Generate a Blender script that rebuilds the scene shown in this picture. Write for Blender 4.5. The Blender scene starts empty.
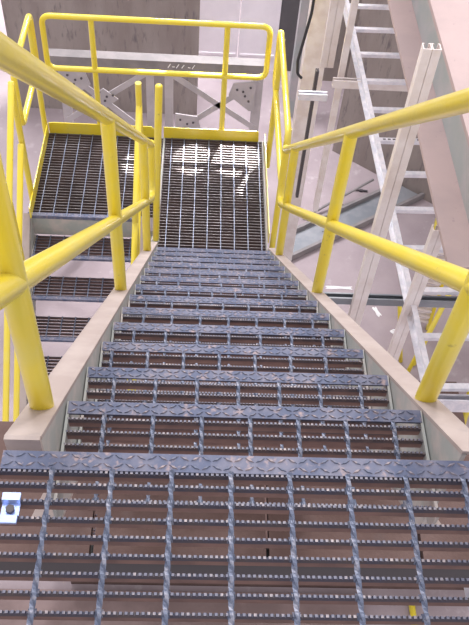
import bpy, bmesh, math, random
from mathutils import Vector, Matrix
random.seed(7)
C = bpy.context.scene.collection
SC = bpy.context.scene

# ------------------------------------------------------------ camera
F_PX, TH, YAW, ROLL = 812.86, 0.899843, 0.0806894, 0.0957436
cam_pos = Vector((-0.07186, -0.67657, 1.25058))
fw = Vector((math.sin(YAW)*math.cos(TH), math.cos(YAW)*math.cos(TH), -math.sin(TH)))
rt = Vector((math.cos(YAW), -math.sin(YAW), 0)); up = rt.cross(fw)
rt2 = rt*math.cos(ROLL)+up*math.sin(ROLL); up2 = -rt*math.sin(ROLL)+up*math.cos(ROLL)
cd = bpy.data.cameras.new('camera'); cam = bpy.data.objects.new('camera', cd); C.objects.link(cam)
M = Matrix((rt2, up2, -fw)).transposed().to_4x4(); M.translation = cam_pos
cam.matrix_world = M
cd.sensor_fit = 'VERTICAL'; cd.sensor_height = 24.0; cd.lens = 24.0*F_PX/625.0
cd.clip_start = 0.02; cd.clip_end = 200
SC.camera = cam

# ------------------------------------------------------------ world and lights
w = bpy.data.worlds.new('world'); SC.world = w; w.use_nodes = True
bg = w.node_tree.nodes['Background']
bg.inputs[0].default_value = (1.0, 0.945, 0.98, 1); bg.inputs[1].default_value = 0.95
def light(name, kind, loc, target, energy, color, **kw):
    ld = bpy.data.lights.new(name, kind); ld.energy = energy; ld.color = color
    for k, v in kw.items(): setattr(ld, k, v)
    o = bpy.data.objects.new(name, ld); C.objects.link(o); o.location = loc
    d = Vector(target)-Vector(loc); o.rotation_euler = d.to_track_quat('-Z', 'Y').to_euler()
    return o
light('rail_highlight_fill', 'AREA', (-2.2, 5.5, 6.5), (-.3, 2.5, -1.5), 230, (1, .97, .98), shape='RECTANGLE', size=1.2, size_y=5)  # added fill, puts highlights on the tube tops; no lamp hangs here
light('sun', 'SUN', (3, 9, 12), (0, 1, -2), 1.3, (1.0, 0.96, 0.93), angle=math.radians(6))
light('daylight_opening', 'AREA', (-1.5, 12.5, 5), (-1.2, 10.6, -6), 1500, (1, 0.98, 1), shape='RECTANGLE', size=7, size_y=3)
light('door_fill', 'AREA', (.3, 9.0, 1.0), (.3, 9.9, -4.0), 520, (1, .97, 1), shape='RECTANGLE', size=1.2, size_y=.5)  # added fill that brightens the pale door; no skylight here
def beam(name, tgt, e, deg):
    o = light(name, 'SPOT', (tgt[0]+1.6, tgt[1]+5, tgt[2]+9), tgt, e, (1, .97, .93), spot_size=math.radians(deg), spot_blend=.25, shadow_soft_size=.02); return o
beam('sun_patch_spot', (-.12, 4.28, -3.07), 60000, 1.8); beam('sun_patch_spot', (.22, 4.32, -3.07), 60000, 2.2); beam('sun_patch_spot', (.33, 4.0, -3.07), 50000, 1.3); beam('sun_patch_spot', (-.56, 4.2, -3.07), 50000, 1.3)  # narrow spots added to throw sun patches on the lower landing
SC.view_settings.view_transform = 'Standard'; SC.view_settings.look = 'None'
SC.view_settings.exposure = 0.17; SC.view_settings.gamma = 1.0
SC.view_settings.use_curve_mapping = False

# ------------------------------------------------------------ materials
def mat(name, base, rough=0.6, metal=0.0, spots=None, scale=8.0, lo=0.45, hi=0.6, bump=0.0, stretch=(1, 1, 1), spots2=None, scale2=30.0, lo2=.55, hi2=.7, bscale=60):
    m = bpy.data.materials.new(name); m.use_nodes = True
    nt = m.node_tree; N = nt.nodes; L = nt.links
    b = N['Principled BSDF']
    b.inputs['Roughness'].default_value = rough; b.inputs['Metallic'].default_value = metal
    b.inputs['Base Color'].default_value = (*base, 1)
    tc = N.new('ShaderNodeTexCoord'); mp = N.new('ShaderNodeMapping'); mp.inputs['Scale'].default_value = stretch
    geo = N.new('ShaderNodeNewGeometry')
    L.new(geo.outputs['Position'], mp.inputs['Vector'])
    last = None
    def layer(prev, col, sc, l, h, det=6):
        nz = N.new('ShaderNodeTexNoise'); nz.inputs['Scale'].default_value = sc; nz.inputs['Detail'].default_value = det
        nz.inputs['Roughness'].default_value = .6
        L.new(mp.outputs[0], nz.inputs['Vector'])
        r = N.new('ShaderNodeMapRange'); r.inputs[1].default_value = l; r.inputs[2].default_value = h
        L.new(nz.outputs['Fac'], r.inputs[0])
        mx = N.new('ShaderNodeMix'); mx.data_type = 'RGBA'
        L.new(r.outputs[0], mx.inputs[0])
        if prev is None: mx.inputs[6].default_value = (*base, 1)
        else: L.new(prev, mx.inputs[6])
        mx.inputs[7].default_value = (*col, 1)
        return mx.outputs[2]
    if spots: last = layer(None, spots, scale, lo, hi)
    if spots2: last = layer(last, spots2, scale2, lo2, hi2)
    if last: L.new(last, b.inputs['Base Color'])
    if bump:
        nz = N.new('ShaderNodeTexNoise'); nz.inputs['Scale'].default_value = bscale; L.new(mp.outputs[0], nz.inputs['Vector'])
        bp = N.new('ShaderNodeBump'); bp.inputs['Strength'].default_value = bump; bp.inputs['Distance'].default_value = .01
        L.new(nz.outputs['Fac'], bp.inputs['Height']); L.new(bp.outputs[0], b.inputs['Normal'])
    return m
YEL = mat('yellow_paint', (0.80, 0.64, 0.04), .32, 0, (0.74, 0.64, 0.12), 5, .45, .75, .05, spots2=(.45, .36, .08), scale2=26, lo2=.66, hi2=.74)
YEL.node_tree.nodes['Principled BSDF'].inputs['Coat Weight'].default_value = .6
YEL.node_tree.nodes['Principled BSDF'].inputs['Coat Roughness'].default_value = .12
BARTOP = mat('worn_steel', (0.05, 0.06, 0.10), .5, .2, (0.10, 0.11, 0.16), 60, .45, .65)
TIP = mat('worn_tooth_tip', (0.13, 0.135, 0.19), .5, .2, (0.38, 0.33, 0.34), 45, .5, .68)
BARNAVY = mat('bar_side_navy', (0.055, 0.058, 0.095), .6, .1, (0.09, 0.075, 0.08), 20, .45, .65)
PLAINTOP = mat('plain_bar_top', (0.17, 0.155, 0.165), .5, .2, (0.11, 0.095, 0.10), 9, .45, .6)
BARLOW = mat('dark_bar_side', (0.075, 0.055, 0.055), .8, 0, (0.12, 0.08, 0.075), 5, .4, .65)
TREADTOP = mat('dusty_bar_top', (0.10, 0.085, 0.10), .6, .1, (0.16, 0.12, 0.12), 40, .45, .65)
BARSIDE = mat('dusty_bar_side', (0.27, 0.17, 0.15), .85, 0, (0.19, 0.12, 0.11), 14, .4, .65)
ROD = mat('cross_rod_steel', (0.12, 0.145, 0.22), .45, .25, (0.26, 0.27, 0.34), 70, .5, .65)
NOSE = mat('chequer_plate', (0.085, 0.105, 0.185), .6, .1, (0.16, 0.165, 0.235), 16, .42, .62, spots2=(.34, .26, .27), scale2=45, lo2=.56, hi2=.7)
LUG = mat('chequer_lug', (0.11, 0.13, 0.20), .55, .15, (0.30, 0.25, 0.27), 40, .45, .6)
FLANGE = mat('dusty_stringer', (0.37, 0.305, 0.285), .75, 0, (0.44, 0.375, 0.355), 6, .4, .65, spots2=(.36, .31, .30), scale2=18, lo2=.6, hi2=.75)
WEB = mat('stringer_paint', (0.36, 0.38, 0.37), .6, 0, (0.50, 0.45, 0.43), 9, .45, .65)
GALV = mat('galvanised', (0.70, 0.71, 0.77), .35, .35, (0.86, 0.84, 0.88), 20, .4, .6)
PALE = mat('dusty_aluminium', (0.72, 0.64, 0.61), .5, .1, (0.82, 0.76, 0.75), 7, .4, .6)
DARKM = mat('dark_slot', (0.09, 0.08, 0.09), .7)
CONC = mat('block_concrete', (0.25, 0.21, 0.195), .9, 0, (0.32, 0.28, 0.26), 2.2, .35, .65, .2, stretch=(1.6, 1.6, .35), spots2=(.15, .13, .135), scale2=9, lo2=.55, hi2=.7)
FLOOR = mat('floor_concrete', (0.41, 0.345, 0.37), .85, 0, (0.32, 0.265, 0.285), .9, .4, .65, .1, spots2=(.55, .49, .52), scale2=5, lo2=.6, hi2=.8)
BROWN = mat('brown_dirt', (0.105, 0.064, 0.056), .95, 0, (0.15, 0.098, 0.09), 3, .4, .65, .2, spots2=(.13, .09, .085), scale2=12, lo2=.6, hi2=.72)
BEAMP = mat('dusty_beam_flange', (0.50, 0.385, 0.375), .8, 0, (0.44, 0.345, 0.34), 2.5, .4, .6, spots2=(.35, .27, .28), scale2=22, lo2=.66, hi2=.74)
BEAMG = mat('beam_grey_paint', (0.35, 0.38, 0.38), .6, 0, (0.45, 0.42, 0.43), 3, .45, .65)
BLUEG = mat('blue_grey_steel', (0.22, 0.24, 0.27), .5, .2, (0.30, 0.31, 0.34), 4, .4, .6)
LEGM = mat('light_frame_grey', (0.42, 0.39, 0.41), .6, .1, (0.50, 0.46, 0.48), 5, .4, .6)
PADM = mat('brown_dust_pad', (0.20, 0.145, 0.14), .95, 0, (0.27, 0.20, 0.195), 2, .4, .6)
GREYS = mat('frame_grey', (0.22, 0.205, 0.21), .6, .1, (0.28, 0.255, 0.26), 5, .4, .6)
PANEL = mat('pale_panel', (0.80, 0.76, 0.81), .6, 0, (0.86, 0.82, 0.87), 2, .4, .6)
DGREY = mat('dark_grey_wall', (0.10, 0.095, 0.105), .8, 0, (0.13, 0.12, 0.13), 2, .4, .6)
WHITE = mat('white_sheet', (0.9, 0.9, 0.92), .6)
BLACK = mat('black_rubber_and_shade', (0.03, 0.03, 0.035), .5)
CLIP = mat('bright_zinc', (0.45, 0.58, 0.98), .22, .5)
RUST = mat('red_mark', (.6, .25, .25), .6)

# ------------------------------------------------------------ mesh helpers
class MB:
    def __init__(s): s.v = []; s.f = []; s.mi = []; s.sm = []
    def add(s, vs, fs, mi=0, smooth=False):
        n = len(s.v); s.v += [tuple(v) for v in vs]
        for k, f in enumerate(fs):
            s.f.append([n+i for i in f]); s.mi.append(mi if isinstance(mi, int) else mi[k]); s.sm.append(smooth)
    def box(s, x0, x1, y0, y1, z0, z1, mi=0, top=None):
        vs = [(x0,y0,z0),(x1,y0,z0),(x1,y1,z0),(x0,y1,z0),(x0,y0,z1),(x1,y0,z1),(x1,y1,z1),(x0,y1,z1)]
        fs = [(0,3,2,1),(4,5,6,7),(0,1,5,4),(1,2,6,5),(2,3,7,6),(3,0,4,7)]
        s.add(vs, fs, [mi, mi if top is None else top, mi, mi, mi, mi])
    def prism(s, poly, axis, a, b, mi=0):   # polygon in the two other axes extruded along axis
        n = len(poly)
        def mk(t, u, v): return (t,u,v) if axis == 0 else ((u,t,v) if axis == 1 else (u,v,t))
        vs = [mk(a,*p) for p in poly]+[mk(b,*p) for p in poly]
        fs = [tuple(range(n)), tuple(range(2*n-1, n-1, -1))]+[(i, i+n, (i+1)%n+n, (i+1)%n) for i in range(n)]
        s.add(vs, fs, mi)
    def bar(s, a, b, wd, ht, upv=(0,0,1), mi=0):   # box section between two points
        a = Vector(a); b = Vector(b); d = (b-a).normalized(); u = Vector(upv); sd = d.cross(u).normalized(); u = sd.cross(d).normalized()
        vs = []
        for p in (a, b):
            for i, j in ((-1,-1),(1,-1),(1,1),(-1,1)): vs.append(p+sd*(i*wd/2)+u*(j*ht/2))
        s.add(vs, [(0,1,2,3),(7,6,5,4),(0,4,5,1),(1,5,6,2),(2,6,7,3),(3,7,4,0)], mi)
    def section(s, prof, a, b, upv=(0,0,1), mi=0, caps=True):   # open/closed profile of (side, up) points swept a->b
        a = Vector(a); b = Vector(b); d = (b-a).normalized(); sd = d.cross(Vector(upv)).normalized(); u = sd.cross(d).normalized()
        n = len(prof); vs = [p+sd*x+u*y for p in (a, b) for x, y in prof]
        fs = [(i, (i+1)%n, (i+1)%n+n, i+n) for i in range(n)]
        if caps: fs += [tuple(range(n-1,-1,-1)), tuple(range(n, 2*n))]
        s.add(vs, fs, mi)
    def tube(s, pts, r, seg=20, caps='round', mi=0, rings=None):
        pts = [Vector(p) for p in pts]; T = []
        for i in range(len(pts)):
            a = pts[max(0, i-1)]; b = pts[min(len(pts)-1, i+1)]; T.append((b-a).normalized())
        n = T[0].orthogonal().normalized(); R = []
        for i, p in enumerate(pts):
            n = (n-T[i]*n.dot(T[i])).normalized(); R.append((p, T[i], n, r))
        if caps == 'round':
            p, t, n0, _ = R[0]; pre = [(p-t*r*math.sin(a)*.6, t, n0, r*math.cos(a)) for a in (1.45, 1.1, .75, .4)]
            p, t, n1, _ = R[-1]; post = [(p+t*r*math.sin(a)*.6, t, n1, r*math.cos(a)) for a in (.4, .75, 1.1, 1.45)]
            R = pre+R+post
        vs = []
        for p, t, n, q in R:
            bb = t.cross(n)
            for k in range(seg):
                a = 2*math.pi*k/seg; vs.append(p+n*(q*math.cos(a))+bb*(q*math.sin(a)))
        fs = []
        for i in range(len(R)-1):
            for k in range(seg):
                fs.append((i*seg+k, i*seg+(k+1)%seg, (i+1)*seg+(k+1)%seg, (i+1)*seg+k))
        s.add(vs, fs, mi, True)
        m = (len(R)-1)*seg
        s.add([vs[k] for k in range(seg)], [tuple(range(seg-1,-1,-1))], mi)
        s.add([vs[m+k] for k in range(seg)], [tuple(range(seg))], mi)
    def build(s, name, mats, parent=None):
        me = bpy.data.meshes.new(name); me.from_pydata(s.v, [], s.f)
        for m in (mats if isinstance(mats, (list, tuple)) else [mats]): me.materials.append(m)
        me.polygons.foreach_set('material_index', s.mi); me.polygons.foreach_set('use_smooth', s.sm)
        bm = bmesh.new(); bm.from_mesh(me); bmesh.ops.recalc_face_normals(bm, faces=bm.faces); bm.to_mesh(me); bm.free()
        o = bpy.data.objects.new(name, me); C.objects.link(o)
        if parent: o.parent = parent
        return o
def rounded(pts, rad, n=7):
    pts = [Vector(p) for p in pts]; out = [pts[0]]
    for i in range(1, len(pts)-1):
        a, b, c = pts[i-1:i+2]; u = (a-b).normalized(); v = (c-b).normalized()
        ang = u.angle(v); t = min(rad/math.tan(ang/2), (a-b).length*.49, (c-b).length*.49)
        p0 = b+u*t; p2 = b+v*t
        for k in range(n+1):
            q = k/n; out.append(p0*(1-q)**2+b*(2*q*(1-q))+p2*q*q)
    out.append(pts[-1]); return out
def tag(o, label=None, cat=None, group=None, kind=None):
    if label: o['label'] = label
    if cat: o['category'] = cat
    if group: o['group'] = group
    if kind: o['kind'] = kind
    return o
def thing(name, loc, label, cat, group=None):
    o = bpy.data.objects.new(name, None); C.objects.link(o); o.location = loc; o.empty_display_size = .1
    return tag(o, label, cat, group)
def copy_tree(root, loc, label, group=None):
    def cp(o, par):
        c = o.copy(); C.objects.link(c); c.parent = par
        for ch in [x for x in kids if x.parent == o]: cp(ch, c)
        return c
    kids = list(C.objects)
    r = cp(root, None); r.location = loc; r['label'] = label
    if group: r['group'] = group
    return r

# ------------------------------------------------------------ main numbers
R_, G_ = 0.204778, 0.226287          # riser, going
S = R_/G_
ZL = -15*R_                          # lower landing level
TX0, TX1 = -0.33, 0.42               # tread ends
ZF = -6.14                           # ground floor
def sl(y, c=0.0): return -S*y+c

# ------------------------------------------------------------ large structure
m = MB(); m.box(-12, 14, -6, 30, ZF-.2, ZF); tag(m.build('floor', FLOOR), 'dusty pale lilac concrete ground floor far below the stairs', 'floor', kind='structure')
m = MB(); m.box(-2.62, -.12, 8.75, 9.3, ZF, 2.5); tag(m.build('wall_back', CONC), 'streaked grey brown concrete wall behind the landing', 'wall', kind='structure')
m = MB(); m.box(1.52, 5.5, 9.7, 10.4, ZF, 2.5); tag(m.build('wall_far', CONC), 'grey brown concrete wall behind the hanging struts', 'wall', kind='structure')
m = MB(); m.box(1.035, 1.52, 9.9, 10.4, ZF, 2.5); tag(m.build('wall_right', DGREY), 'dark grey wall beside the pale door', 'wall', kind='structure')
m = MB()
m.add([(1.78,8.1,ZF),(4.2,6.2,ZF),(4.6,6.7,ZF),(2.2,8.6,ZF),(1.78,8.1,2),(4.2,6.2,2),(4.6,6.7,2),(2.2,8.6,2)], [(0,3,2,1),(4,5,6,7),(0,1,5,4),(1,2,6,5),(2,3,7,6),(3,0,4,7)])
tag(m.build('wall_side', CONC), 'angled grey brown concrete wall behind the cable tray', 'wall', kind='structure')
# pale double door between the walls
m = MB(); m.box(-.2, .45, 9.9, 9.96, ZF, -1.0); m.box(.465, 1.03, 9.9, 9.96, ZF, -1.0)
for x in (-.2, .42, .465, 1.0): m.box(x, x+.03, 9.885, 9.9, ZF, -1)
for z in (-5.9, -4.4, -2.9): m.box(-.17, .42, 9.885, 9.9, z, z+.03); m.box(.495, 1.0, 9.885, 9.9, z, z+.03)
tag(m.build('door_1', PANEL), 'pale double door with panel joints between the grey walls', 'door', kind='structure')
# brown plinth under the flight
m = MB(); m.box(-1.1, 2.6, 1.97, 3.85, ZF, -5.48)
tag(m.build('plinth', BROWN), 'low brown dirt-covered plinth on the ground below the stairs', 'plinth', kind='structure')

dk = bpy.data.objects.new('timber_platform', None); C.objects.link(dk); dk.location = (0, .75, -1.6)
m = MB(); m.box(-2.2, 1.55, -.6, 1.9, ZF, ZF+.05); tag(m.build('concrete_pad', PADM), 'dusty brown pad on the ground directly under the top landing', 'pad', kind='structure')
# ------------------------------------------------------------ gratings
def serrated(mb, x0, x1, y, z, depth=.03, th=.0045, pitch=.0085, h=.0038):
    n = int((x1-x0)/pitch); pr = [(x0, z-depth)]
    for i in range(n):
        a = x0+i*pitch
        pr += [(a, z-h), (a+pitch*.15, z), (a+pitch*.68, z), (a+pitch*.82, z-h)]
    pr += [(x1, z-h), (x1, z-depth)]
    k = len(pr)
    vs = [(x, y-th/2, zz) for x, zz in pr]+[(x, y+th/2, zz) for x, zz in pr]
    fs = []; mi = []
    # quads down each side instead of one big ngon
    base = len(vs)
    bot = [(x, y-th/2, z-h-.004) for x, zz in pr]+[(x, y+th/2, z-h-.004) for x, zz in pr]
    vs += bot
    for i in range(1, k-2):
        fs += [(i, i+1, base+i+1, base+i), (k+i+1, k+i, base+k+i, base+k+i+1), (i, k+i, k+i+1, i+1)]
        mi += [0, 0, 2 if i % 4 == 2 else 0]
    q = len(vs)
    vs += [(x0,y-th/2,z-h-.004),(x1,y-th/2,z-h-.004),(x1,y-th/2,z-depth),(x0,y-th/2,z-depth),(x0,y+th/2,z-h-.004),(x1,y+th/2,z-h-.004),(x1,y+th/2,z-depth),(x0,y+th/2,z-depth)]
    zm = z-h-.004-(depth-h-.004)*.30
    vs += [(x0,y-th/2,zm),(x1,y-th/2,zm),(x0,y+th/2,zm),(x1,y+th/2,zm)]
    fs += [(q,q+1,q+9,q+8),(q+8,q+9,q+2,q+3),(q+5,q+4,q+10,q+11),(q+11,q+10,q+7,q+6),(q+3,q+2,q+6,q+7),(q,q+8,q+3,q+7,q+10,q+4),(q+1,q+5,q+11,q+6,q+2,q+9)]; mi += [0,1,0,1,1,0,0]
    mb.add(vs, fs, mi)
def twisted(mb, x, y0, y1, z, r=.0048, twist=True, mi=0):
    n = max(2, int((y1-y0)/.0075)) if twist else 1
    vs = []
    for i in range(n+1):
        t = i/n; a0 = t*(y1-y0)/.055*math.pi if twist else math.pi/4
        for k in range(4):
            a = a0+k*math.pi/2; vs.append((x+r*math.cos(a), y0+(y1-y0)*t, z+r*math.sin(a)))
    fs = [(i*4+k, i*4+(k+1)%4, (i+1)*4+(k+1)%4, (i+1)*4+k) for i in range(n) for k in range(4)]
    fs += [(3,2,1,0), (n*4, n*4+1, n*4+2, n*4+3)]
    mb.add(vs, fs, mi)
def weld(mb, x, y, z, mi=0):
    a = .0065
    mb.add([(x-a,y-a,z-.004),(x+a,y-a,z-.004),(x+a,y+a,z-.004),(x-a,y+a,z-.004),(x-a*.4,y-a*.4,z+.0045),(x+a*.4,y-a*.4,z+.0045),(x+a*.4,y+a*.4,z+.0045),(x-a*.4,y+a*.4,z+.0045)],
           [(4,5,6,7),(0,1,5,4),(1,2,6,5),(2,3,7,6),(3,0,4,7)], mi)
def chequer(mb, x0, x1, y0, y1, z, depth=.03):
    mb.box(x0, x1, y0, y1, z-.005, z, 0)
    mb.box(x0, x1, y1-.005, y1, z-depth, z-.005, 0)
    k = 0; x = x0+.012
    while x < x1-.012:
        for row, yy in enumerate((y0+(y1-y0)*.27, y0+(y1-y0)*.75)):
            s = 1 if (k+row) % 2 == 0 else -1
            dx, dy, wd = .0085, .0045*s, .0026
            L = math.hypot(dx, dy); px, py = -dy/L*wd, dx/L*wd
            c = (x, yy)
            ring = [(c[0]-dx, c[1]-dy), (c[0]-px, c[1]-py), (c[0]+dx, c[1]+dy), (c[0]+px, c[1]+py)]
            vs = [(*p, z+.0002) for p in ring]+[(c[0]+(p[0]-c[0])*.55, c[1]+(p[1]-c[1])*.55, z+.0022) for p in ring]
            mb.add(vs, [(4,5,6,7),(0,1,5,4),(1,2,6,5),(2,3,7,6),(3,0,4,7)], 1)
        x += .0185; k += 1

# top landing, right under the camera
top = thing('landing_grating', (0, 0, 0), 'large serrated steel grating of the top landing filling the foreground', 'grating')
m = MB()
YB0 = 0.0618
for j in range(27):
    y = -YB0-.03*j
    serrated(m, -.80, .90, y, 0)
m.build('bearing_bars', [BARNAVY, BARSIDE, TIP], top)
m = MB()
for k in range(-7, 9):
    twisted(m, .1*k, -.86, -.034, .0015)
    for j in range(27): weld(m, .1*k, -YB0-.03*j, 0)
m.build('cross_rods', ROD, top)
m = MB(); chequer(m, -.387, .50, -.036, -.002, .001, .03); m.build('nosing_plate', [NOSE, LUG], top)
m = MB(); serrated(m, -.80, .90, -.0385, 0); m.build('edge_bar', [BARNAVY, BARSIDE, TIP], top)
# steel channel carrying the back of the landing
m = MB(); m.section([(-.03,-.09),(.03,-.09),(.03,-.08),(-.02,-.08),(-.02,.08),(.03,.08),(.03,.09),(-.03,.09)], (-.9,-.83,-.13), (1.0,-.83,-.13))
m.section([(-.03,-.09),(.03,-.09),(.03,-.08),(-.02,-.08),(-.02,.08),(.03,.08),(.03,.09),(-.03,.09)], (-.80,-.86,-.13), (-.80,-.0,-.13))
m.section([(-.03,-.09),(.03,-.09),(.03,-.08),(-.02,-.08),(-.02,.08),(.03,.08),(.03,.09),(-.03,.09)], (.90,-.86,-.13), (.90,-.0,-.13))
m.build('support_channels', WEB, top)

# brown timber platform hung below the top landing
tag(dk, 'dusty brown timber platform under the landing, seen through the gratings', 'platform')
xs = [-.88, -.42, -.405, .22, .232, .78, .80, 1.12]
for i in range(0, 8, 2):
    m = MB(); m.box(xs[i], xs[i+1], .45-.75, (.99, .93, 1.0, .96)[i//2]-.75, -.05, 0); m.build('plank', BROWN, dk)
m = MB(); m.box(-.88, 1.12, .45-.75, .52-.75, -.20, -.05); m.build('front_shade_joist', BLACK, dk)  # coloured black to paint in the shaded gap below the planks
m = MB(); m.box(-.88, 1.12, .86-.75, .93-.75, -.20, -.05); m.build('rear_joist', BLACK, dk)
for x in (-.84, 1.08):
    m = MB(); m.box(x-.02, x+.02, .46-.75, .50-.75, 0, 1.45); m.build('hanger', WEB, dk)

# clip on the grating
c = thing('grating_clip', (-.3585, -.1085, .0), 'shiny bluish saddle clip bolted on the foreground grating at the left edge', 'clip')
m = MB()
m.prism([(-.026,.001),(-.026,.0075),(-.013,.0075),(-.010,-.003),(.010,-.003),(.013,.0075),(.026,.0075),(.026,.001),(.016,.001),(.013,-.007),(-.013,-.007),(-.016,.001)], 0, -.0145, .0145)
m.build('saddle', CLIP, c)
m = MB(); m.tube([(0,0,-.003),(0,0,.004)], .0075, 6, 'flat'); m.tube([(0,0,-.06),(0,0,.0)], .003, 8, 'flat'); m.build('bolt', DARKM, c)

# stair treads
def make_tread(width, off, label, cat='tread', depth_bars=8):
    t = thing('stair_tread', (0, 0, 0), label, cat)
    m = MB(); yb = [-.0405-.0298*j for j in range(7)]
    for y in yb: serrated(m, 0, width, y, 0)
    m.build('bearing_bars', [TREADTOP, BARSIDE, TIP], t)
    m = MB(); x = off
    while x < width-.01:
        twisted(m, x, -.224, -.030, .0015, .0045, True)
        for y in yb: weld(m, x, y, 0)
        x += .1
    m.build('cross_rods', ROD, t)
    m = MB(); chequer(m, 0, width, -.030, 0, .001, .022); m.build('nosing_plate', [NOSE, LUG], t)
    for x in (-.003, width-.003):
        m = MB(); m.box(x, x+.006, -.24, 0, -.065, .0); m.build('end_plate', WEB, t)
    return t
ordn = ['first','second','third','fourth','fifth','sixth','seventh','eighth','ninth','tenth','eleventh','twelfth','thirteenth','fourteenth']
grp = 'grated steel treads of the main flight'
protos = []
for i, off in enumerate((.076, .066, .028)):
    n = i+1
    t = make_tread(TX1-TX0-.012, off, f'{ordn[i]} grated steel stair tread below the top landing, chequered nosing'); t['group'] = grp
    t.location = (TX0+.006, n*G_, -n*R_); protos.append(t)
for n in range(4, 14):
    src = protos[random.choice((0,1,2))]
    copy_tree(src, (TX0+.006, n*G_, -n*R_), f'{ordn[n-1]} grated steel stair tread below the top landing, on the main flight', grp)

# ------------------------------------------------------------ stringers
def stringer(name, xw, out, y0, y1, c, label, zoff=0, ydir=1, depth=.26, wd=.062):
    """channel along the slope; xw = web inner face, out = +-1 side of flange"""
    o = thing(name, (xw, y0, sl(y0, c)+zoff), label, 'stringer')
    t = .009
    def pt(y, dz): return (y-y0, (sl(y-y0) if ydir > 0 else sl(-(y-y0)))+dz)
    vd = depth/math.cos(math.atan(S))
    # web polygon with plumb ends
    poly = [pt(y0, -t), pt(y1, -t), pt(y1, -vd), pt(y0, -vd)]
    m = MB(); a, b = sorted((0, out*t)); m.prism(poly, 0, a, b); m.build('web', WEB, o)
    a, b = sorted((-out*.001, out*wd))
    m = MB(); m.prism([pt(y0, 0), pt(y1, 0), pt(y1, -t*1.3), pt(y0, -t*1.3)], 0, a, b); m.build('top_flange', FLANGE, o)
    m = MB(); m.prism([pt(y0, -vd), pt(y1, -vd), pt(y1, -vd+t*1.3), pt(y0, -vd+t*1.3)], 0, a, b); m.build('bottom_flange', FLANGE, o)
    return o
CL = .022
s1 = stringer('stair_stringer', TX0, -1, .03, 3.10, CL, 'dusty beige steel stringer along the left side of the main flight')
m = MB(); m.box(-.062, 0, -.008, 0.0, -.06, 0); m.build('end_cap', FLANGE, s1)
s2 = stringer('stair_stringer', TX1, 1, .03, 3.10, .005, 'dusty beige steel stringer along the right side of the main flight', wd=.056)
YN = 3.590                            # nosing of the left part of the lower landing
LX0, LX1 = -1.285, -.50
for xw, out, lab in ((LX0, -1, 'grey steel stringer on the outer side of the lower flight at left'), (LX1, 1, 'steel stringer on the inner side of the lower flight, beside the main flight')):
    o = thing('stair_stringer', (xw, YN, ZL), lab, 'stringer')
    t = .009; n = 15; L = n*G_
    L = 8.3*G_; poly = [(0.0, .02), (-L, .02-L*S), (-L, .02-L*S-.3), (0.0, -.33)]
    m = MB(); a, b = sorted((0, out*t)); m.prism([(y, max(z, ZF-ZL)) for y, z in poly], 0, a, b); m.build('web', WEB, o)
    a, b = sorted((0, out*.055)); m = MB(); m.prism([(0, .02), (-L, .02-L*S), (-L, .008-L*S), (0, .008)], 0, a, b); m.build('top_flange', FLANGE, o)
grp2 = 'grated treads of the lower flight'
lp = make_tread(LX1-LX0-.012, .06, 'uppermost grated tread of the lower flight at left, under the lower landing', 'tread'); lp['group'] = grp2
# this flight comes towards the viewer: nosing faces the near side
lp.rotation_euler = (0, 0, math.pi); lp.location = (LX1-.006, YN-G_, ZL-R_)
for k in range(2, 9):
    c = copy_tree(lp, (LX1-.006, YN-k*G_, ZL-k*R_), f'{ordn[k-1]} grated tread of the lower flight at left, counted down from the lower landing', grp2)

# ------------------------------------------------------------ lower landing
low = thing('landing_grating', (0, 4.0, ZL), 'wide serrated grating of the lower landing with yellow toe plates', 'grating')
YE = 4.53
def lowpart(x0, x1, y0, off):
    m = MB(); y = YE-.012
    while y > y0+.03:
        m.box(x0, x1, y-4.0-.0025, y-4.0+.0025, -.03, 0, 0, 1); y -= .03
    m.build('bearing_bars', [BARLOW, PLAINTOP], low)
    m = MB(); x = x0+off
    while x < x1: twisted(m, x, y0-4.0, YE-4.0, .001, .0042, False); x += .1
    m.build('cross_rods', ROD, low)
lowpart(-.345, .435, 3.20, .052)
lowpart(LX0, -.365, YN, .055)
m = MB(); chequer(m, LX0-.03, LX1+.03, -.034, 0, .001, .03); o = m.build('nosing_plate', [NOSE, LUG], low); o.rotation_euler = (0,0,math.pi); o.location = (LX0+LX1, YN-4.0, 0)
m = MB(); m.box(LX0, LX1+.04, YN-4.0+.005, YN-4.0+.012, -.20, -.032); m.box(LX0-.03, LX1+.1, YN-4+.012, YN-4+.07, -.2, -.19)
m.box(LX0-.04, .48, YE-4.0, YE-4+.008, -.2, 0); m.box(.44, .448, 3.25-4, YE-4, -.2, .0); m.box(LX0-.012, LX0-.004, YN-4, YE-4, -.2, .0)
m.box(-.362, -.350, 3.3-4, YE-4, -.2, 0)
m.build('edge_channels', WEB, low)
m = MB(); m.prism([(LX0+.01,0),(LX0+.01,.10),(LX0+.04,.105),(-.46,.105),(-.435,.08),(-.435,0)], 1, YE-4.0-.004, YE-4+.004); m.build('toe_plate', YEL, low)
m = MB(); m.prism([(-.36,0),(-.36,.105),(.385,.105),(.405,.09),(.41,0)], 1, YE-4.0-.004, YE-4+.004); m.build('toe_plate', YEL, low)
m = MB(); m.box(.452, .458, 3.4-4, YE-4-.02, 0, .10); m.build('toe_plate', YEL, low)
m = MB(); m.box(LX0-.002, LX0+.006, YN-4-.03, YE-4-.01, 0, .10); m.build('toe_plate', YEL, low)

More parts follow.
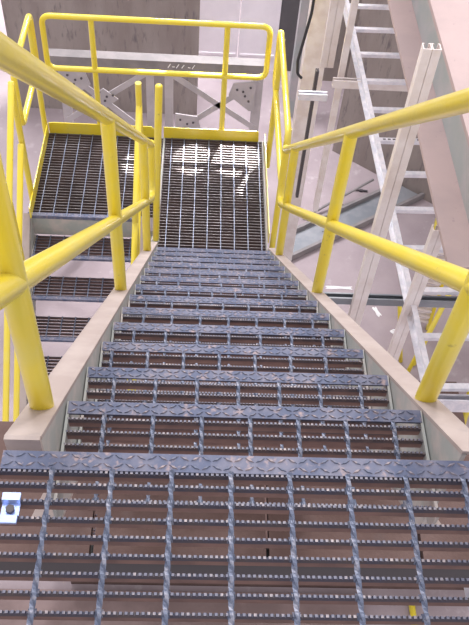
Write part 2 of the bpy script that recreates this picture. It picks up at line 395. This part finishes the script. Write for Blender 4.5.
# ------------------------------------------------------------ handrails
RT = .0235
def rail_part(root, name, pts, rad=None, r=RT, caps='round'):
    o0 = root.location
    p = [Vector(q)-o0 for q in pts]
    if rad: p = rounded(p, rad)
    m = MB(); m.tube(p, r, 24, caps); return m.build(name, YEL, root)
def flight_rail(x, ys, c, label, yend, xc=None):
    h = thing('handrail', (x, ys[0], sl(ys[0], c)), label, 'handrail', 'yellow handrails of the main flight')
    ht, hm = .865, .395
    rail_part(h, 'top_rail', [(x, -1.3, ht+.12), (x, -.14, ht+.12), (x, yend, sl(yend, ht))], .12)
    ye = yend-.03
    rail_part(h, 'mid_rail', [(x, -1.3, hm+.12), (x, -.14, hm+.12), (x, ye, sl(ye, hm+.03)), (x, ye+.02, sl(ye, ht))], .10)
    for y in ys:
        rail_part(h, 'post', [(x, y, sl(y, c)), (x, y, sl(y, ht)-.004)], None, RT, 'flat')
    rail_part(h, 'post', [(x, -1.2, 0), (x, -1.2, ht+.118)], None, RT, 'flat')
    return h
flight_rail(-.362, (.168, 1.385, 2.632), CL, 'yellow tubular handrail on the left of the main flight, nearest at left edge', 3.17)
flight_rail(.448, (.29, 1.53, 2.745), .005, 'yellow tubular handrail on the right of the main flight', 3.10)

# guard rail round the lower landing
GZ = ZL+1.035; GM = ZL+.60; YG = 4.55
g = thing('guardrail', (-.4, YG, ZL), 'yellow tubular guardrail along the far side of the lower landing', 'guardrail')
rr = .0215
rail_part(g, 'rail_loop', [(0, YG, GZ), (-1.22, YG, GZ), (-1.22, YG, GM), (.415, YG, GM), (.415, YG, GZ), (0, YG, GZ)], .07, rr)
for x in (-.872, .105): rail_part(g, 'post', [(x, YG+.004, ZL-.12), (x, YG+.004, GZ)], None, rr, 'flat')
g = thing('guardrail', (.49, 4, ZL), 'yellow guardrail on the right side of the lower landing', 'guardrail')
rail_part(g, 'rail_loop', [(.487, 3.9, GZ), (.487, 4.53, GZ), (.487, 4.53, GM), (.487, 3.36, GM), (.487, 3.36, GZ), (.487, 3.9, GZ)], .08, rr)
for y in (4.40, 3.42): rail_part(g, 'post', [(.491, y, ZL-.15), (.491, y, GZ)], None, rr, 'flat')
g = thing('guardrail', (-1.3, 4, ZL), 'yellow guardrail on the left side of the lower landing', 'guardrail')
rail_part(g, 'rail_loop', [(-1.305, 4.2, GZ), (-1.305, 4.57, GZ), (-1.305, 4.57, GM), (-1.305, 3.86, GM), (-1.305, 3.86, GZ), (-1.305, 4.2, GZ)], .07, rr)
rail_part(g, 'post', [(-1.301, 4.50, ZL-.15), (-1.301, 4.50, GZ-.005)], None, rr, 'flat')
# rails of the lower flight
for x, lab in ((-1.30, 'yellow handrail on the outer left side of the lower flight'), (-.485, 'yellow handrail of the lower flight in the gap beside the main flight')):
    yy = 3.76 if x < -1 else 3.83
    h = thing('handrail', (x, yy, ZL), lab, 'handrail')
    e = 1.75
    def fl(y, d): return ZL+(y-YN)*S+d
    rail_part(h, 'top_rail', [(x, yy, GZ-(.0 if x < -1 else .17)), (x, YN-e, fl(YN-e, .865))], None, rr)
    rail_part(h, 'mid_rail', [(x, yy-.05, ZL+.56), (x, YN-e, fl(YN-e, .42))], None, rr)
    rail_part(h, 'post', [(x, yy-.01, ZL-.12), (x, yy-.01, GZ)], None, rr, 'flat')
    for k in range(2 if x < -1 else 1):
        y = 3.2-1.2*k
        rail_part(h, 'post', [(x, y, fl(y, 0.02)), (x, y, fl(y, .87))], None, rr, 'flat')
n_ = thing('newel_post', (-.366, 3.40, ZL), 'tall yellow capped post at the foot of the main flight, left side', 'post')
rail_part(n_, 'tube', [(-.366, 3.40, ZL-.1), (-.325, 3.42, ZL+1.31)], None, .0235)
m = MB(); m.box(-.028, .028, -.028, .028, -.012, -.002); m.build('base_plate', WEB, n_)

# ------------------------------------------------------------ grey steel frame behind the landing
fr = thing('braced_trestle', (-.4, 6, ZF), 'grey braced steel trestle standing behind the landing guardrail', 'trestle')
m = MB(); m.box(-1.12, .93, -.06, .06, -3.43-ZF, -3.33-ZF); m.build('top_beam', GREYS, fr)
for x, wd in ((-1.0, .08), (-.17, .07), (.015, .08), (.885, .09)):
    m = MB(); m.box(x-wd/2, x+wd/2, -.05, .05, 0, -3.43-ZF); m.build('leg', LEGM, fr)
z0 = -3.45-ZF
m = MB()
for i, (x, a) in enumerate(((.02,.02),(.06,-.01),(.10,.02),(.15,.015),(.21,-.015),(.25,.02))):
    m.bar((x-.012, -.0615, z0+.06-a*.4), (x+.012, -.0615, z0+.075+a), .002, .008, (1,0,0))
m.build('chalk_marks', WHITE, fr)
def brace(a, b, nm='brace'):
    m = MB(); m.bar((a[0], -.055, a[1]), (b[0], -.055, b[1]), .012, .06, (0,0,1)); m.build(nm, LEGM, fr)
brace((-1.0, z0-.62), (-.2, z0-.02)); brace((-1.0, z0-.02), (-.2, z0-.75))
brace((.04, z0-.75), (.88, z0-.05)); brace((.04, z0-.02), (.88, z0-.62))
brace((-1.0, z0-1.5), (-.2, z0-.8)); brace((.04, z0-1.5), (.88, z0-.8))
for x, z, s in ((-1.0, z0-.15, 1), (.86, z0-.2, -1), (-.62, z0-.33, 0), (.08, z0-.62, 1)):
    m = MB()
    if s == 0: m.prism([(x-.14, z), (x, z+.12), (x+.14, z), (x, z-.12)], 1, -.075, -.062)
    else: m.prism([(x, z+.15), (x+s*.22, z+.12), (x+s*.26, z-.02), (x+s*.05, z-.2), (x, z-.2)], 1, -.075, -.062)
    gp = m.build('gusset_plate', LEGM, fr)
    for i, (dx, dz) in enumerate(((.05, .08), (.12, .03), (.18, .05), (.06, -.08), (.1, -.02))):
        m = MB(); xx = x+(s or 1)*dx-(0 if s else .09); m.tube([(xx, -.085, z+dz), (xx, -.075, z+dz)], .012, 6, 'flat')
        m.build('bolt', DARKM, gp)

# ------------------------------------------------------------ big beam on the right
bm_ = thing('steel_beam', (1.195, 3, -1.4), 'large dusty pink and grey steel I-beam running along the right side', 'beam')
m = MB(); m.box(-.15, .15, -1.30, 7, 0, .022); m.build('bottom_flange', BEAMP, bm_)
m = MB(); m.box(-.009, .009, -1.30, 7, .022, .49); m.build('web', BEAMG, bm_)
m = MB(); m.box(-.15, .45, -1.30, 7, .49, .515); m.build('top_flange', BEAMP, bm_)
for y in (5.8,):
    m = MB(); m.box(-.03, .13, y, y+.15, -(1.4+6.14)+2.8, .0); m.build('leg', BEAMG, bm_)

m = MB(); m.tube([(.40, -.8, .515), (.40, -.8, 3.6)], .012, 10); m.build('suspension_rod', GALV, bm_)
# ------------------------------------------------------------ cable tray
ct = thing('cable_tray', (1.1, 2.5, -2.0), 'empty galvanised ladder cable tray with slotted rungs running under the beam', 'cable tray')
ang = math.atan2(1.09-.995, 4.9-1.64)
ct.rotation_euler = (0, 0, ang)     # far end leans to the left
ct.location = (1.055, 2.5, -2.0)
def cch(m, x, s, y0, y1, mi=0):
    m.prism([(x, -.045), (x, .055), (x+s*.028, .055), (x+s*.028, .051), (x+s*.004, .051), (x+s*.004, -.041), (x+s*.028, -.041), (x+s*.028, -.045)], 1, y0, y1, mi)
for x, s in ((0, -1), (.62, 1)):
    m = MB(); cch(m, x, s, -2.4, 4.6); m.build('side_rail', GALV, ct)
k = 0; y = -2.24
while y < 4.5:
    m = MB(); m.box(.003, .617, y-.016, y+.016, -.006, .002); m.box(.003, .617, y-.016, y-.013, -.024, -.006); m.box(.003, .617, y+.013, y+.016, -.024, -.006)
    rg = m.build('rung', GALV, ct)
    if abs(y-.81) < .16:
        m = MB()
        for i in range(18): m.box(.04+i*.031, .058+i*.031, y-.006, y+.006, .0022, .0028)
        m.build('slots', DARKM, rg)
    y += .305
# struts
def strut(m, a, b, wd=.041, dp=.041, upv=(0,1,0)):
    w2 = wd/2; t = .0035; q = .009
    m.section([(-w2,-dp/2),(w2,-dp/2),(w2,dp/2),(w2-q,dp/2),(w2-q,dp/2-t),(w2-t,dp/2-t),(w2-t,-dp/2+t),(-w2+t,-dp/2+t),(-w2+t,dp/2-t),(-w2+q,dp/2-t),(-w2+q,dp/2),(-w2,dp/2)], a, b, upv)
def hang(name, loc, z0, z1, label, dbl=True, matl=PALE, wd=.041):
    o = thing(name, (loc[0], loc[1], z0), label, 'strut')
    m = MB()
    strut(m, (-wd/2-.001, 0, 0), (-wd/2-.001, 0, z1-z0), wd, .041, (0,1,0)); m.build('channel', matl, o)
    if dbl: m = MB(); strut(m, (wd/2+.001, 0, 0), (wd/2+.001, 0, z1-z0), wd, .041, (0,1,0)); m.build('channel', matl, o)
    return o
hang('hanger_strut', (.80, 2.03), -2.75, -.50, 'double strut hanger with open top, in front of the beam', True, PALE, .034)
hang('hanger_strut', (1.052, 1.96), -2.75, -1.4, 'short double strut hanging below the left edge of the beam', True, PALE, .030)
def xstrut(x0, x1, y, z, lab, h=.041, matl=GALV):
    o = thing('trapeze_strut', ((x0+x1)/2, y, z), lab, 'strut'); c = (x1-x0)/2
    m = MB(); strut(m, (-c, 0, 0), (c, 0, 0), .041, h, (0, 0, 1)); m.build('channel', matl, o)
    return o
xstrut(.56, 1.62, 2.07, -2.07, 'horizontal galvanised strut under the near part of the cable tray', .05, BLUEG)
xstrut(.82, 1.62, 3.97, -2.07, 'horizontal pale strut under the far part of the cable tray', .06, PALE)
xstrut(.57, .76, 3.76, -2.03, 'short bright cross strut between the pale column and hangers', .05)
xstrut(1.0, 1.72, 1.45, -2.10, 'wide horizontal strut at the right edge beside the near post', .10)
hang('hanger_strut', (.905, 4.05), -3.35, 1.0, 'slim pale strut hanging left of the cable tray, farthest right of the row', False, PALE)
hang('hanger_strut', (.80, 4.2), -2.1, 1.0, 'wide pale double strut hanging behind the short cross strut', True, PALE, .045)
hang('hanger_strut', (.745, 4.15), -3.3, -2.1, 'thin dark strut hanging beside the pale column', False, DARKM, .022)
m = MB(); m.box(-.09, .09, -.08, .08, 0, 8.0); m.box(-.13, .13, -.12, .12, 0, .02)
o = m.build('column', PALE); o.location = (.86, 5.2, ZF); tag(o, 'pale dusty square column behind the right handrail', 'column')
m = MB(); m.tube(rounded([(0,0,2.4),(0,0,1.2),(-.015,0,.35),(-.06,0,.0),(-.05,0,-.1),(-.02,0,-.13)], .1), .010, 10); o = m.build('hanging_cable', BLACK); o.location = (.62, 3.95, -1.9); tag(o, 'black cable hanging with curled end in front of the pale column', 'cable')

# ------------------------------------------------------------ things on the ground
lt = thing('cable_tray', (1.9, 6.75, ZF), 'grey cable tray lying diagonally on the floor right of the stairs', 'cable tray')
lt.rotation_euler = (0, 0, math.atan2(7.35-6.3, 2.6-1.0))
for y in (-.17, .17):
    m = MB(); m.box(-1.1, 1.5, y-.02, y+.02, 0.01, .10); m.build('side_rail', GREYS, lt)
m = MB(); m.box(-1.1, 1.5, -.15, .15, .015, .03); m.build('bed', BLUEG, lt)
rd = MB(); rd.tube([(-.5,0,.03),(.60,0,.20)], .018, 10); o = rd.build('steel_rod', GREYS); o.location = (1.72, 7.0, ZF); o.rotation_euler = (0,0,.56); tag(o, 'thin grey rod lying behind the floor tray', 'rod')
for i, (x, y, a) in enumerate(((1.45, 6.75, .1), (1.75, 7.0, .05), (2.1, 7.3, -.1), (1.6, 6.5, .0))):
    m = MB(); m.tube([(-.08,0,.02),(.08,0,.02)], .013, 8); m.box(-.02,.02,-.016,.016,0,.03); o = m.build('dark_peg', DARKM); o.location = (x, y, ZF); o.rotation_euler = (0,0,a)
    tag(o, ['leftmost', 'second from left', 'rightmost', 'nearest'][i]+' of the short dark pegs beside the tray on the floor', 'peg', 'dark pegs by the floor tray')
def sheet(name, loc, sx, sy, h, label, cat, rz=0, matl=WHITE):
    n = 14; m = MB(); vs = []
    for i in range(n+1):
        for j in range(n+1):
            u, v = i/n, j/n; e = min(u, 1-u, v, 1-v)
            vs.append(((u-.5)*sx*(1+.1*math.sin(9*v)), (v-.5)*sy*(1+.12*math.sin(7*u)), .004+h*min(1, e*5)*(.3+.7*random.random())))
    m.add(vs, [(i*(n+1)+j, (i+1)*(n+1)+j, (i+1)*(n+1)+j+1, i*(n+1)+j+1) for i in range(n) for j in range(n)])
    o = m.build(name, matl); o.location = loc; o.rotation_euler = (0,0,rz); tag(o, label, cat); return o
sheet('plastic_sheet', (-.20, 8.25, ZF), .55, .35, .14, 'crumpled white plastic sheet on the floor beyond the toe plate', 'sheet')
sheet('paper_sheet', (1.66, 5.60, ZF), .30, .045, .01, 'long white paper scrap on the floor right of the stairs', 'paper')
sheet('paper_sheet', (2.08, 5.25, ZF), .05, .14, .01, 'small white paper scrap on the floor below the strut', 'paper', .4)
sheet('paper_sheet', (2.30, 4.95, ZF), .16, .12, .03, 'crumpled white paper near the yellow ladder', 'paper', .4)
# yellow ladder + rails down on the right
yl = thing('ladder', (2.52, 5.05, ZF), 'narrow yellow ladder with many pale rungs at lower right', 'ladder')
yl.rotation_euler = (math.radians(-12), 0, -.2)
for x in (-.13, .13):
    m = MB(); m.box(x-.018, x+.018, -.03, .03, .0, 1.5); m.build('side_rail', YEL, yl)
for i in range(17):
    m = MB(); m.box(-.115, .115, -.03, .03, .1+i*.08, .125+i*.08); m.build('rung', PALE, yl)
yr = thing('guardrail', (2.6, 4.3, ZF), 'low yellow tubular barrier on the ground at lower right', 'guardrail')
def yt(nm, a, b, r=.024):
    m = MB(); m.tube([Vector(a)-Vector((2.6,4.3,ZF)), Vector(b)-Vector((2.6,4.3,ZF))], r, 12); m.build(nm, YEL, yr)
yt('post', (2.27, 4.55, ZF), (2.12, 4.75, ZF+.75)); yt('post', (2.30, 4.35, ZF), (2.75, 5.0, ZF+1.0)); yt('top_rail', (2.4, 4.5, ZF+.02), (3.1, 5.6, ZF+1.35), .03)
yt('post', (2.75, 3.6, ZF), (2.95, 4.3, ZF+1.0), .045)
# things seen through the near grating
m = MB(); m.tube([(0,-.6,.03),(0,.5,.03)], .03, 12); o = m.build('yellow_pipe', YEL); o.location = (2.0, 1.35, ZF); tag(o, 'yellow pipe on the ground seen through the landing grating at right', 'pipe')
o = MB()
for i in range(9): o.box(-.6, .6, i*.06, i*.06+.02, .0, .04)
o.box(-.6, -.57, 0, .52, 0, .04); o.box(.57, .6, 0, .52, 0, .04)
o = o.build('slatted_pallet', PALE); o.location = (-1.15, 1.15, ZF); tag(o, 'slatted pale grate on the ground seen through the landing grating at left', 'grate')
